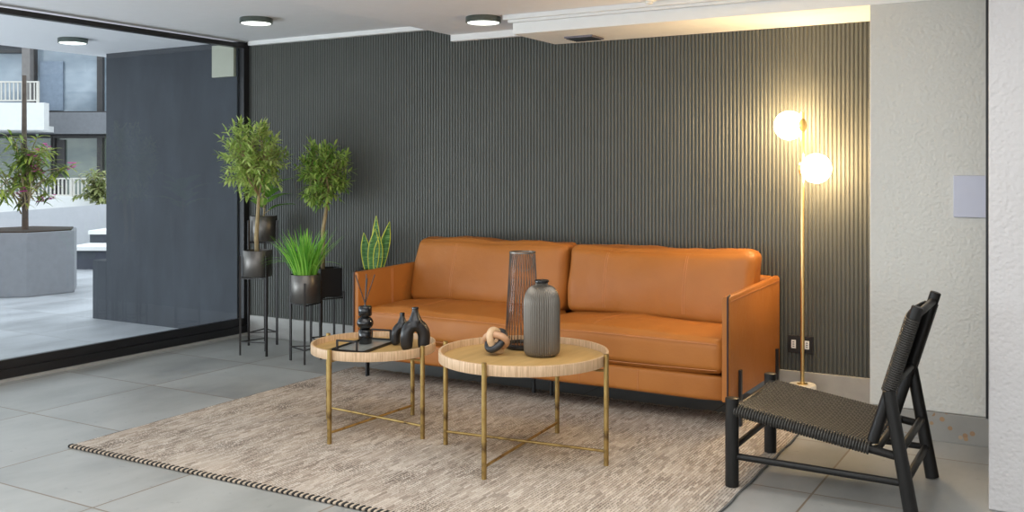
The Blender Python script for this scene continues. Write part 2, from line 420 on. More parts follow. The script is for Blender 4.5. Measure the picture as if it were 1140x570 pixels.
for i, (x0, x1) in enumerate(((XI0 + .004, XM - .003), (XM + .003, XI1 - .004))):
    xa = lerp(x0, x1, .36); xb = lerp(x0, x1, .68)
    sc = obj('seat_cushion', cushion((x0, 4.725, .280), (x1, 5.32, .448), .045, 30, (0, .018, .016), .010, i*9.1, (), fn=seat_fn), M['leather'], sofa, auto=180)
    ptsf = [(lerp(x0 + .03, x1 - .03, t/24), 4.716 - .008*math.sin(PI*t/24), .432 + .008*math.sin(PI*t/24)) for t in range(25)]
    obj('piping', tube(B(), ptsf, .0018, 5), M['stitch'], sc)
    obj('piping', tube(B(), [(p[0], p[1] + .002, .302 - .004*math.sin(PI*k/24)) for k, p in enumerate(ptsf)], .0018, 5), M['stitch'], sc)
    from mathutils.bvhtree import BVHTree
    bs = BVHTree.FromPolygons([v.co for v in sc.data.vertices], [tuple(p.vertices) for p in sc.data.polygons])
    xs_ = lerp(x0, x1, .36 if i else .30); pts = []
    for k in range(20):
        hit = bs.ray_cast(Vector((xs_, lerp(4.75, 5.22, k / 19), 1.0)) - WLOC[sc], Vector((0, 0, -1)))
        if hit[0] is not None: pts.append(hit[0] + WLOC[sc])
    if len(pts) > 2: obj('stitching', tube(B(), pts, .0016, 5), M['stitch'], sc)
    def back_fn(co, u, x0=x0, x1=x1):
        co = co.copy()
        t = (co.z - .46) / .40
        co.y += .035 * t + .045 * t * t * (1 if u.y < 0 else .3)      # leans back a little
        if u.z > 0: co.z += u.z * (.008 * math.sin(4.6 * (co.x - x0) + 1.2 + i * 2.2) + (.012 * (co.x - x0) if i == 0 else -.006 * (co.x - x0)))
        return co
    seams = (lerp(x0, x1, .235), lerp(x0, x1, .665))
    if i == 0: seams = (lerp(x0, x1, .30),)
    bc = obj('back_cushion', cushion((x0 + .004, 5.205, .445), (x1 - .004, 5.435, .852), .048, 34, (0, .038, .006), .013, 40 + i*7.7, seams, fn=back_fn), M['leather'], sofa, auto=180)
    # stitch lines follow the cushion's front
    bc_me = bc.data
    from mathutils.bvhtree import BVHTree
    bv = BVHTree.FromPolygons([v.co for v in bc_me.vertices], [tuple(p.vertices) for p in bc_me.polygons])
    off = WLOC[bc]
    for sx in seams:
        for dx in (-.006, .006):
            pts = []
            for k in range(22):
                z = lerp(.50, .83, k / 21)
                hit = bv.ray_cast(Vector((sx + dx, 4.5, z)) - off, Vector((0, 1, 0)))
                if hit[0] is not None: pts.append(hit[0] + off)
            if len(pts) > 2: obj('stitching', tube(B(), pts, .0016, 5), M['stitch'], bc)

# ================================================================ RUG
RA = .016
rug = thing('rug', 'large beige flat-woven rug with ribbed weave under both coffee tables', 'rug', (-2.66, 3.98, 0))
RM = Rz(RA, Vector((-4.117, 2.914, 0)))
RW, RL = 2.93, 2.10
def rugmat():
    k = NT('rug_weave'); co = k.coord(); pc = .0135
    mp = k.coord((1, 1, 1), (0, 0, -RA)); sp = k.n('ShaderNodeSeparateXYZ'); k.l(mp, sp.inputs[0])
    row = k.math('FLOOR', k.math('DIVIDE', sp.outputs[0], pc))
    w0 = k.n('ShaderNodeTexWhiteNoise', noise_dimensions='1D'); k.l(row, w0.inputs['W'])
    seg = k.math('FLOOR', k.math('ADD', k.math('DIVIDE', sp.outputs[1], .055), k.math('MULTIPLY', w0.outputs[0], 37.0)))
    cb = k.n('ShaderNodeCombineXYZ'); k.l(row, cb.inputs[0]); k.l(seg, cb.inputs[1])
    w1 = k.n('ShaderNodeTexWhiteNoise', noise_dimensions='2D'); k.l(cb.outputs[0], w1.inputs['Vector'])
    c = k.ramp(w1.outputs[0], [(0, (.30, .25, .205)), (.18, (.52, .45, .38)), (.6, (.63, .56, .485)), (1, (.82, .76, .68))])
    st = k.coord((30, 1.6, 1), (0, 0, -RA)); n1 = k.noise(st, 1.6, 4, .65)
    c = k.mix(.25, c, k.ramp(n1, [(.30, (.42, .36, .31)), (.5, (.60, .53, .46)), (.72, (.78, .72, .64))]))
    c = k.mix(.16, c, k.ramp(k.noise(co, 1.8, 2), [(.35, (.42, .31, .24)), (.65, (.46, .43, .39))]))
    rib_pos = k.math('FRACT', k.math('DIVIDE', sp.outputs[0], pc)); d = k.math('MINIMUM', rib_pos, k.math('SUBTRACT', 1.0, rib_pos))
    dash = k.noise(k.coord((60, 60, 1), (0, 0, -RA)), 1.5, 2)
    groove_mask = k.math('MULTIPLY', k.math('LESS_THAN', d, .15), k.math('GREATER_THAN', dash, .46))  # broken dark lines along the grooves between ribs
    c = k.mix(k.math('MULTIPLY', groove_mask, .75), c, (.10, .08, .065))
    c = k.mix(1.0, c, (.84, .83, .82), 'MULTIPLY'); k.col(c); k.pr(.95, 0, .12); k.bump(k.noise(k.coord((120, 120, 1)), 1.3, 2), .7, .005); return k.m
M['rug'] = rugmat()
M['rugdark'] = plain('rug_dark_yarn', (.022, .021, .02), .9, var=.3)
M['ruglight'] = plain('rug_light_yarn', (.46, .37, .28), .9, var=.2)
M['rugedge'] = plain('rug_edge_binding', (.14, .14, .135), .9, var=.3)
bm = B()
pitch = .0135; nr = int(RW / pitch); pitch = RW / nr; ny = 70
cols = []
for i in range(nr * 4 + 1):
    u = i / 4; ph = u % 1
    z = RT - .006 + .006 * abs(math.sin(PI * ph)) ** .55
    col_ = []
    for j in range(ny + 1):
        v = j / ny
        wob = .004 * noise.noise(Vector((u * .11, v * 9, 0)))
        dz = .0016 * noise.noise(Vector((u * .37, v * 25, 3)))
        col_.append(bm.verts.new(RM @ Vector((u * pitch + wob, v * RL, z + dz))))
    cols.append(col_)
for a, b in zip(cols, cols[1:]):
    for j in range(ny): bm.faces.new((a[j], b[j], b[j+1], a[j+1]))
# sides down to the floor
def skirt(vs_):
    lo = [bm.verts.new((v.co.x, v.co.y, .0005)) for v in vs_]
    for i in range(len(vs_) - 1): bm.faces.new((vs_[i], vs_[i+1], lo[i+1], lo[i]))
skirt(cols[0]); skirt(cols[-1]); skirt([c[0] for c in cols]); skirt([c[-1] for c in cols])
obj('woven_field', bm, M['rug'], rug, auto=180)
bm = B()
nb = 104
for i in range(nb):
    a = RM @ Vector((RW * (i + .10) / nb, -.014, .007)); b = RM @ Vector((RW * (i + .62) / nb, .010, .0125)); 
    tube(bm, [a, a.lerp(b, .25), a.lerp(b, .75), b], [.004, .0085, .0085, .004], 7, 0)
    a = RM @ Vector((RW * (i + .55) / nb, -.013, .006)); b = RM @ Vector((RW * (i + 1.1) / nb, .010, .0115))
    tube(bm, [a, a.lerp(b, .25), a.lerp(b, .75), b], [.004, .0075, .0075, .004], 7, 1)
obj('braided_edge', bm, [M['rugdark'], M['ruglight']], rug, label='black and beige braided front edge')
for xx in (0, RW):
    obj('edge_binding', tube(B(), [RM @ Vector((xx + .003 * math.sin(k), RL * k / 40, .006)) for k in range(41)], .0048, 7), M['rugedge'], rug, label='dark grey bound side edge')
bm = B(); random.seed(4)
for i in range(150):
    xx = RW * (i + .5) / 150; l = random.uniform(.02, .045)
    tube(bm, [RM @ Vector((xx, RL - .005, .009)), RM @ Vector((xx + random.uniform(-.006, .006), RL + l * .6, .008)), RM @ Vector((xx + random.uniform(-.01, .01), RL + l, .004))], [.005, .004, .003], 5)
tag(obj('fringe', bm, M['ruglight'], rug), kind='stuff')

# ================================================================ COFFEE TABLES
def coffee_table(label, cx, cy, r, legs, zt, zb, zplate, group=None):
    z0 = RT - .0005
    t = thing('coffee_table', label, 'coffee table', (cx, cy, z0), group)
    tt = obj('tabletop', lathe(B(), (cx, cy, 0), [(0, zplate - .012), (r - .006, zplate - .012), (r - .006, zplate), (0, zplate)], 72), M['top'], t)
    obj('rim', lathe(B(), (cx, cy, 0), [(r - .010, zb), (r, zb), (r + .001, zb + .003), (r + .001, zt - .003), (r, zt), (r - .010, zt), (r - .011, zt - .003), (r - .011, zb), (r - .010, zb)], 96), M['rim'], t)
    for lx, ly in legs:
        d = Vector((lx - cx, ly - cy, 0)); dn = d.normalized()
        bm = B(); pts = []; rs = []
        top = zt + .010
        for k in range(25):
            z = lerp(z0, top, k / 24); pts.append((lx, ly, z))
            rs.append(.0112)
        tube(bm, pts, rs, 12)
        for zz in (.17, .30): lathe(bm, (lx, ly, 0), [(.0112, zz - .004), (.0128, zz - .003), (.0128, zz + .003), (.0112, zz + .004)], 12)
        obj('leg', bm, M['bronze'], t)
    for a, b in ((0, 2), (1, 3)):
        pa, pb = legs[a], legs[b]
        dz = .0 if a == 0 else .011
        bm = tube(B(), [(pa[0], pa[1], .062 + dz), (pb[0], pb[1], .062 + dz)], .0065, 8)
        obj('cross_bar', bm, M['bronze'], t)
        za = zplate - .0195 - (.0 if a == 0 else .012)
        obj('support_bar', tube(B(), [(pa[0], pa[1], za), (pb[0], pb[1], za)], .006, 8), M['bronze'], t)
    return t
LC = (-3.07, 3.866); RC = (-2.205, 3.862)
L_legs = [(-3.079, 3.54), (-2.753, 3.838), (-3.065, 4.192), (-3.391, 3.894)]
R_legs = [(-2.168, 3.458), (-1.812, 3.896), (-2.242, 4.267), (-2.598, 3.814)]
def ring_legs(c, legs, rr):
    out = []
    for p in legs:
        d = Vector((p[0]-c[0], p[1]-c[1])); d = d.normalized() * rr; out.append((c[0]+d.x, c[1]+d.y))
    return out
ZL, ZR = .418, .456
coffee_table('smaller, lower round oak coffee table with bronze legs, holding the black tray', *LC, .308, ring_legs(LC, L_legs, .321), .447, .403, ZL, 'round oak coffee tables')
coffee_table('larger, taller round oak coffee table with bronze legs, holding the ribbed vase', *RC, .385, ring_legs(RC, R_legs, .398), .487, .441, ZR, 'round oak coffee tables')

# ---- tray with loop handles
TA = math.radians(10.4); TC = Vector((-3.118, 3.855, ZL)); TM = Rz(TA, TC)
tray = thing('serving_tray', 'black rectangular metal tray with loop handles and mirrored bed on smaller coffee table', 'tray', TC)
TWx, TLy = .094, .180
bm = B()
for a, b in (((-TWx, -TLy, 0), (TWx, -TLy + .006, .014)), ((-TWx, TLy - .006, 0), (TWx, TLy, .014)), ((-TWx, -TLy, 0), (-TWx + .006, TLy, .014)), ((TWx - .006, -TLy, 0), (TWx, TLy, .014))):
    box(bm, a, b, 0, TM)
obj('tray_frame', bm, M['black'], tray)
obj('tray_bed', box(B(), (-TWx + .004, -TLy + .004, .001), (TWx - .004, TLy - .004, .005), 0, TM), M['traybed'], tray, label='mirrored glass bed')
for s in (-1, 1):
    y = s * (TLy - .003); bm = B()
    box(bm, (-.058, y - .004, .010), (-.050, y + .004, .060), 0, TM); box(bm, (.050, y - .004, .010), (.058, y + .004, .060), 0, TM)
    box(bm, (-.058, y - .004, .053), (.058, y + .004, .061), 0, TM)
    obj('handle', bm, M['black'], tray)
# ---- reed diffuser
DX, DY, DZ = -3.155, 3.905, ZL + .0052
dif = thing('reed_diffuser', 'glossy black stacked-shape reed diffuser standing on the black tray', 'reed diffuser', (DX, DY, DZ))
r1, r2 = .034, .042
prof = [(0, 0), (r1 - .004, 0), (r1, .004), (r1, .066), (r1 - .004, .071), (.022, .074)]
for k in range(13):
    a = -PI/2 + .55 + (PI - 1.1) * k / 12; prof.append((r2 * math.cos(a) if r2*math.cos(a) > .022 else .022, .105 + .031 * math.sin(a) / math.sin(PI/2 - .55)))
prof += [(.022, .138), (r1 - .004, .140), (r1, .145), (r1, .184), (r1 - .004, .190), (.012, .191), (.012, .180), (0, .180)]
obj('bottle', lathe(B(), (DX, DY, DZ), prof, 40), M['gloss'], dif, auto=50)
for dx, dy, h in ((-.052, -.012, .345), (-.020, .035, .348), (.046, .020, .350), (.030, -.02, .335)):
    obj('reed', tube(B(), [(DX - dx*.14, DY - dy*.14, DZ + .182), (DX + dx, DY + dy, DZ + h)], .0025, 6), M['black'], dif)

# ---- arch vases
def arch_vase(label, c, ang, hgt, wid, rad):
    t = thing('arch_vase', label, 'vase', (c[0], c[1], ZL), 'black arch vases')
    m = Rz(ang, Vector((c[0], c[1], ZL)))
    bm = B(); s = wid / 2 - rad
    pts = []; rs = []
    harch = hgt * .70
    for k in range(21):
        a = PI * k / 20; x = -s * math.cos(a) if True else 0
        zz = harch * (.42 + .42 * math.sin(a)) if 0 < k < 20 else harch * .42
        pts.append(Vector((x, 0, zz))); rs.append(rad * (1.0 + .06 * math.sin(a)))
    pts = [Vector((-s * .88, 0, .004)), Vector((-s * .96, 0, rad * .7))] + pts + [Vector((s * .96, 0, rad * .7)), Vector((s * .88, 0, .004))]
    rs = [rad * .80, rad * .98] + rs + [rad * .98, rad * .80]
    tube(bm, [m @ p for p in pts], rs, 20)
    nk = [(0, 0, harch * .78), (0, 0, hgt * .70), (0, 0, hgt * .80), (0, 0, hgt * .90), (0, 0, hgt * .965), (0, 0, hgt)]
    tube(bm, [m @ Vector(p) for p in nk], [rad * 1.15, rad * 1.10, rad * .80, rad * .56, rad * .50, rad * .60], 20)
    o = obj('body', bm, M['matt'], t, auto=180)
    rm = o.modifiers.new('remesh', 'REMESH'); rm.mode = 'VOXEL'; rm.voxel_size = .003; rm.use_smooth_shade = True
    sm = o.modifiers.new('smooth', 'SMOOTH'); sm.iterations = 8; sm.factor = .5
    obj('mouth', lathe(B(), tuple(m @ Vector((0, 0, hgt - .004))), [(rad * .36, 0), (rad * .36, .0065), (rad * .54, .0065), (rad * .56, 0)], 20), M['gloss'], t)
arch_vase('larger black arch-shaped vase with short neck, in front of its smaller twin', (-2.855, 3.922), math.radians(42), .205, .150, .031)
arch_vase('smaller black arch-shaped vase, mostly hidden behind the larger one', (-2.985, 3.990), math.radians(42), .160, .115, .023)

# ---- ribbed vase
VX, VY = -2.145, 3.925
rv = thing('ribbed_vase', 'squat dark grey vertically ribbed vase with narrow neck on larger coffee table', 'vase', (VX, VY, ZR))
R_ = .0835
prof = [(0, 0), (.058, 0)]
for k in range(1, 9): a = -PI/2 + (PI/2) * k / 8; prof.append((.058 + (R_ - .058) * math.cos(a), .03 + .03 * math.sin(a)))
prof += [(R_, .09), (R_, .16), (R_, .235)]
for k in range(1, 11): a = (PI/2) * k / 10; prof.append((.034 + (R_ - .034) * math.cos(a), .235 + .085 * math.sin(a)))
prof += [(.029, .322), (.028, .330), (.032, .340), (.030, .343), (.024, .341), (.022, .325), (.022, .25), (0, .25)]
obj('body', lathe(B(), (VX, VY, ZR), prof, 384, 0, 48, -.0045), M['smokevase'], rv, auto=180)
obj('lip', lathe(B(), (VX, VY, ZR), [(.0285, .332), (.0335, .337), (.0335, .342), (.030, .345), (.024, .344)], 40), M['gloss'], rv)

# ---- tall tapered ribbed glass vase with a ring
WX, WYv = -2.315, 4.045
wv = thing('tapered_glass_vase', 'tall tapered smoked-glass vase with fine ribs behind the ribbed grey vase', 'vase', (WX, WYv, ZR))
M['smoke'] = glass_sheet('smoked_glass', (.90, .88, .85), 1.22, .02)
HB = .455
rt, rb = .060, .084
obj('glass_body', lathe(B(), (WX, WYv, ZR), [(rb, .012), (rb + .001, .02), (lerp(rb, rt, .5), HB / 2), (rt, HB)], 64), M['smoke'], wv, auto=180)
bm = B()
for k in range(32):
    a = 2 * PI * k / 32; tw = .30
    p = [(WX + lerp(rb, rt, t) * math.cos(a + tw * t), WYv + lerp(rb, rt, t) * math.sin(a + tw * t), ZR + lerp(.012, HB, t)) for t in (0, .25, .5, .75, 1)]
    tube(bm, p, .0016, 5)
obj('ribs', bm, plain('dark_glass_rib', (.07, .058, .05), .25, .3), wv)
obj('foot', lathe(B(), (WX, WYv, ZR), [(0, 0), (rb - .006, 0), (rb + .003, .008), (rb + .003, .020), (rb - .004, .026), (rb - .012, .018), (0, .016)], 48), M['gloss'], wv)
obj('rim', lathe(B(), (WX, WYv, ZR + HB), [(rt - .002, -.003), (rt + .003, -.003), (rt + .003, .004), (rt - .002, .004), (rt - .002, -.003)], 48), M['smokevase'], wv)
# ring handle hooked over the rim
rc = Vector((WX + .030, WYv - .035, ZR + HB - .042)); bm = B()
tube(bm, [rc + Vector((.8625, .506, 0)) * .042 * math.cos(2*PI*k/32) + Vector((0, 0, .042 * math.sin(2*PI*k/32))) for k in range(32)], .0017, 6, closed=True)
obj('ring_handle', bm, M['smokevase'], wv)

# ---- wooden knot: three interlocked oval rings
KX, KY = -2.335, 3.835; KR = .0165; KA, KB = .0545, .038; KSPIN = 1.75
kn = thing('wooden_knot', 'interlocked three-ring knot ornament in beech, tan and black on larger coffee table', 'ornament', (KX, KY, ZR))
kax = Vector((2.335, -3.835, .80)).normalized()
rotk = Matrix.Rotation(KSPIN, 4, kax) @ Vector((1, 1, 1)).rotation_difference(kax).to_matrix().to_4x4()
rings = []
for i in range(3):
    pts = []
    for k in range(40):
        a = 2*PI*k/40; u, v = KA*math.cos(a), KB*math.sin(a)
        p = [Vector((u, v, 0)), Vector((0, u, v)), Vector((v, 0, u))][i]
        pts.append(rotk @ p)
    rings.append(pts)
zmin = min(p.z for r in rings for p in r) - KR
for pts, mk, lb in zip(rings, ('knottan', 'knotwood', 'knotblack'), ('tan wood ring', 'pale beech ring', 'black ring')):
    bm = tube(B(), [p + Vector((KX, KY, ZR - zmin)) for p in pts], KR, 14, closed=True)
    obj('ring', bm, M[mk], kn, auto=180, label=lb)

# ================================================================ LOUNGE CHAIR
ch = thing('lounge_chair', 'low black wooden lounge chair with woven dark cord seat, at the right', 'chair', (-.9, 4.19, 0))
NY, FY = 3.905, 4.468
def rod(name, pts, r, label=None, seg=14):
    pts = [Vector(p) for p in pts]
    if not isinstance(r, (list, tuple)):
        q = [pts[0], pts[0].lerp(pts[1], .006)] + pts[1:-1] + [pts[-1].lerp(pts[-2], .006), pts[-1]]
        rr = [r * .86] + [r] * (len(q) - 2) + [r * .86]
    else: q, rr = pts, r
    return obj(name, tube(B(), q, rr, seg), M['blackwood'], ch, label=label)
for y, z in ((NY, RT - .002), (FY, RT - .002)):
    rod('leg', [(-1.248, y, z), (-1.248, y, .372)], .0275)
for y in (NY, FY):
    dy = .028 if y == NY else -.028
    rod('leg', [(-.56, y + (-.0), 0.004), (-.642, y + dy * .0, .470)], [.0275, .0235])
    rod('back_post', [(-.705, y + dy * .9, .262), (-.543, y + dy * .9, .790)], .0225)
    rod('side_rail', [(-1.24, y + dy*.2, .318), (-.600, y + dy * .2, .222)], .016)
    rod('stretcher', [(-1.245, y, .135), (-.585, y, .128)], .0135)
rod('stretcher', [(-1.248, NY, .165), (-1.248, FY, .165)], .013)
rod('front_rail', [(-1.243, NY, .318), (-1.243, FY, .318)], .017)
rod('stretcher', [(-.602, NY, .245), (-.602, FY, .245)], .015)
rod('stretcher', [(-.585, NY, .130), (-.585, FY, .130)], .015)
rod('back_rail', [(-.555, NY + .02, .750), (-.555, FY - .02, .750)], .015)
rod('back_rail', [(-.640, NY + .02, .473), (-.640, FY - .02, .473)], .015)
rod('seat_rail', [(-.690, NY, .236), (-.690, FY, .236)], .015)
def weave(name, origin, du, dv, nrm, nu, nv, sag, r, wrap, parent=ch, loops=True):
    """cords running along v (nu of them) and along u (nv of them), plain weave; v cords wrap round the side rails"""
    O, DU, DV, N = map(Vector, (origin, du, dv, nrm)); N.normalize()
    bm = B(); am = r * .85
    def P(u, v, h): return O + DU*u + DV*v + N*(h - sag * 4*v*(1-v))
    for i in range(nu):
        u = (i + .5) / nu; pts = []
        for j in range(nv * 2 + 1):
            v = j / (nv * 2); h = am * math.cos(PI * (v * nv - .5 + .0) ) * (1 if i % 2 else -1)
            pts.append(P(u, v, h))
        if loops:
            n1 = DV.normalized()
            def arc(v, s): return [P(u, v, 0) + n1 * s * wrap * math.sin(a) + N * (wrap * math.cos(a) - wrap) for a in (.5, 1.2, 1.9, 2.6)]
            pts = arc(0, -1)[::-1] + pts + arc(1, 1)
        tube(bm, pts, r, 5, cap=False)
    for j in range(nv):
        v = (j + .5) / nv; pts = []
        for i in range(nu * 2 + 1):
            u = i / (nu * 2); h = -am * math.cos(PI * (u * nu - .5)) * (1 if j % 2 else -1)
            pts.append(P(u, v, h * .9))
        tube(bm, pts, r * 1.05, 5, cap=False)
    return obj(name, bm, M['cord'], parent, auto=180, label='dark woven cord')
SL = math.atan2(.318 - .236, .55)
weave('woven_seat', (-1.246, NY - .002, .343), (.540, 0, -.082), (0, FY - NY + .004, 0), (math.sin(SL), 0, 1), 50, 32, .020, .0055, .020)
weave('woven_back', (-.668, NY + .024, .464), (.086, 0, .286), (0, FY - NY - .048, 0), (-.286, 0, .086), 34, 34, -.012, .0043, .026)

# ================================================================ FLOOR LAMP
LX, LY = -1.345, 5.45
lamp = thing('floor_lamp', 'tall brass floor lamp with two glowing globes beside the sofa', 'floor lamp', (LX, LY, 0))
obj('base', lathe(B(), (LX, LY, 0), [(0, 0), (.070, 0), (.074, .004), (.074, .120), (.070, .126), (0, .126)], 48), M['marble'], lamp, auto=50, label='white marble drum base')
obj('collar', lathe(B(), (LX, LY, .126), [(0, 0), (.030, 0), (.030, .004), (.012, .007), (.012, .02), (0, .02)], 24), M['brass'], lamp)
obj('pole', tube(B(), [(LX, LY, .12), (LX, LY, 1.621)], .0105, 14), M['brass'], lamp)
GR = .080
g1 = Vector((LX - .062 - .012, LY + .020, 1.548)); g2 = Vector((LX + .055, LY - .040, 1.310))
g1 = Vector((LX - .077, LY + .013, 1.551)); g2 = Vector((LX + .077, LY - .013, 1.312))
for g in (g1, g2):
    bm = B(); bmesh.ops.create_uvsphere(bm, u_segments=40, v_segments=24, radius=GR, matrix=Matrix.Translation(g))
    gl = obj('globe', bm, M['globe'], lamp, auto=180, label='glowing opal globe')
    d = Vector((LX, LY, g.z)) - g; dn = d.normalized()
    bm = B(); q = dn.to_track_quat('Z', 'Y').to_matrix().to_4x4()
    lathe(bm, (0, 0, 0), [(.034, GR - .010), (.036, GR - .008), (.036, GR + .006), (.030, GR + .010), (0, GR + .010)], 28)
    for v in bm.verts: v.co = g + (q @ v.co)
    tube(bm, [g + dn * (GR * .8), Vector((LX, LY, g.z))], .008, 10)
    obj('socket_cap', bm, M['brass'], gl, label='brass globe holder')

# ================================================================ PLANTS ON STANDS
def plant_stand(label, c, ang, rad, zb, zt, nleg=4):
    """slim metal legs on a circle of the given radius, a tie frame near the floor and one under the pot"""
    t = thing('plant_stand', label, 'plant stand', (c[0], c[1], 0), 'black metal plant stands')
    q = .0065; P = [Vector((c[0] + rad*math.cos(ang + 2*PI*k/nleg), c[1] + rad*math.sin(ang + 2*PI*k/nleg), 0)) for k in range(nleg)]
    for k, p in enumerate(P):
        obj('leg', box(B(), (-q, -q, 0), (q, q, zt), 0, Rz(ang + 2*PI*k/nleg, p)), M['stand'], t)
    for z in (.095, zb - .0125):
        bm = B()
        for k in range(nleg):
            a, b = P[k], P[(k+1) % nleg]; tube(bm, [(a.x, a.y, z), (b.x, b.y, z)], .0052, 4)
        obj('frame_ring', bm, M['stand'], t)
    bm = B()
    for p in P: tube(bm, [(p.x, p.y, zb - .0065), (c[0], c[1], zb - .0065)], .0055, 4)
    obj('support_bar', bm, M['stand'], t)
    return Rz(ang + PI / nleg, Vector((c[0], c[1], 0)))
def round_pot(t, c, zb, zt, r, mk='pot'):
    obj('pot', lathe(B(), (c[0], c[1], 0), [(0, zb), (r - .004, zb), (r, zb + .004), (r, zt - .002), (r - .002, zt), (r - .006, zt), (r - .007, zt - .03), (0, zt - .03)], 48), M[mk], t, auto=50)
    obj('soil', lathe(B(), (c[0], c[1], 0), [(0, zt - .029), (r - .008, zt - .029), (r - .010, zt - .018), (r*.5, zt - .013), (0, zt - .011)], 24), M['soil'], t)
def square_pot(t, m, zb, zt, h):
    bm = B(); k = .006
    for a, b in (((-h, -h, zb), (h, -h + k, zt)), ((-h, h - k, zb), (h, h, zt)), ((-h, -h + k, zb), (-h + k, h - k, zt)), ((h - k, -h + k, zb), (h, h - k, zt)), ((-h + k, -h + k, zb), (h - k, h - k, zb + k))):
        box(bm, a, b, 0, m)
    obj('pot', bm, M['potblack'], t)
    obj('soil', box(B(), (-h + k, -h + k, zt - .03), (h - k, h - k, zt - .012), 0, m), M['soil'], t)
def leaf(bm, base, d, up, L, W, bend=.15, seg=4, mi=0, fold=.25):
    d = d.normalized(); s = d.cross(up)
    s = s.normalized() if s.length > 1e-4 else d.orthogonal().normalized()
    n = s.cross(d); prev = None
    for k in range(seg + 1):
        t = k / seg; wv_ = W * math.sin(PI * min(1, t * .9 + .08)) ** .8 * (1 if k < seg else .15)
        c = base + d * L * t - n * bend * L * t * t
        row = (bm.verts.new(c - s*wv_ + n*fold*wv_), bm.verts.new(c), bm.verts.new(c + s*wv_ + n*fold*wv_))
        if prev:
            bm.faces.new((prev[0], prev[1], row[1], row[0])).material_index = mi
            bm.faces.new((prev[1], prev[2], row[2], row[1])).material_index = mi
        prev = row
def olive_tree(t, c, z0, trunk_pts, crown_c, crown_r, seed, ntwig, mk, leafL=.052, lean=None):
    random.seed(seed)
    P = [Vector(p) for p in trunk_pts]; n = len(P)
    bm = B(); tube(bm, P, [lerp(.017, .011, i/(n-1)) for i in range(n)], 9)
    fork = P[-1]; cc = Vector(crown_c); cr = Vector(crown_r); ends = []
    for k in range(6):
        a = 2*PI*k/6 + random.uniform(-.4, .4)
        e = cc + Vector((math.cos(a)*cr.x*.55, math.sin(a)*cr.y*.55, random.uniform(-.2, .45)*cr.z))
        mid = fork.lerp(e, .5) + Vector((random.uniform(-.02, .02), random.uniform(-.02, .02), -.01))
        tube(bm, [fork - (P[-1]-P[-2])*.1, mid, e], [.0085, .006, .003], 7); ends.append((fork, mid, e))
    obj('trunk', bm, M['bark'], t, auto=180)
    lf = B(); tw = B()
    for k in range(ntwig):
        while True:
            v = Vector((random.uniform(-1, 1), random.uniform(-1, 1), random.uniform(-1, 1)))
            if .25 < v.length < 1: break
        lump = .98 + .42 * noise.noise(v.normalized() * 2.1 + Vector((seed, 0, 0)))
        e = cc + Vector((v.x*cr.x*lump, v.y*cr.y*min(1, lump), v.z*cr.z*lump))
        br = random.choice(ends); s = br[1].lerp(br[2], random.random())
        out = (e - cc).normalized(); dirv = (out + Vector((random.uniform(-.6, .6), random.uniform(-.6, .6), random.uniform(-.1, .8)))).normalized()
        L = random.uniform(.08, .13); b0 = e - dirv * L * .6; 
        if random.random() < .35: tube(tw, [s, s.lerp(b0, .5) + Vector((0, 0, .01)), b0, b0 + dirv * L], [.0025, .002, .0016, .001], 4, cap=False)
        else: tube(tw, [b0 - dirv * .03, b0 + dirv * L], [.0018, .001], 4, cap=False)
        for q in range(6):
            p = b0 + dirv * L * (q + .5) / 6
            for sgn in (-1, 1):
                side = dirv.orthogonal().normalized(); side = Matrix.Rotation(q * 1.57 + random.uniform(-.3, .3), 3, dirv) @ side * sgn
                leaf(lf, p, dirv * .75 + side, Vector((random.uniform(-.4, .4), random.uniform(-.4, .4), 1)), leafL * random.uniform(.7, 1.15), leafL * .155, .14, 3)
        leaf(lf, b0 + dirv * L, dirv, Vector((0, 0, 1)), leafL, leafL * .16, .1, 3)
    obj('twigs', tw, M['bark'], t, auto=180)
    obj('foliage', lf, M[mk], t, auto=180)

# stand A: tall olive tree in the gunmetal pot at the left
A1 = (-5.057, 5.060)
plant_stand('black plant stand nearest the glass wall, front, holding the taller olive tree', A1, math.radians(226), .118, .553, .70, 3)
t = thing('potted_olive_tree', 'taller potted olive tree with pale leaves in round gunmetal pot, leftmost', 'potted plant', (A1[0], A1[1], .553), 'potted olive trees')
round_pot(t, A1, .553, .738, .101)
olive_tree(t, A1, .73, [(A1[0]-.005, A1[1], .72), (A1[0]-.012, A1[1], .82), (A1[0]-.004, A1[1]+.0, .93), (A1[0]+.006, A1[1], 1.04), (A1[0]+.012, A1[1], 1.13)],
           (A1[0] - .035, A1[1] - .01, 1.385), (.215, .215, .255), 11, 165, 'olive', .056)
# stand B behind it
A2 = (-5.330, 5.395)
plant_stand('black plant stand behind the taller olive tree, in the back corner', A2, math.radians(250), .118, .772, .93, 3)
t = thing('potted_rubber_plant', 'broad-leaved potted plant in gunmetal pot, mostly hidden behind the taller olive tree', 'potted plant', (A2[0], A2[1], .772))
round_pot(t, A2, .772, .962, .101)
random.seed(5); bm = B(); st = B()
tube(st, [(A2[0], A2[1], .94), (A2[0] + .01, A2[1], 1.02), (A2[0] + .015, A2[1], 1.14)], [.008, .007, .004], 7)
for k in range(11):
    a = 2.4 * k + .4; z = .98 + .018 * k
    d = Vector((math.cos(a), math.sin(a), .65 + .05*k)); b0 = Vector((A2[0] + .012, A2[1], z))
    tube(st, [b0, b0 + d.normalized() * .05], [.003, .002], 5)
    leaf(bm, b0 + d.normalized() * .045, d, Vector((0, 0, 1)), .20, .055, .40, 6, fold=.18)
obj('stem', st, M['bark'], t); obj('foliage', bm, M['broad'], t, auto=180)
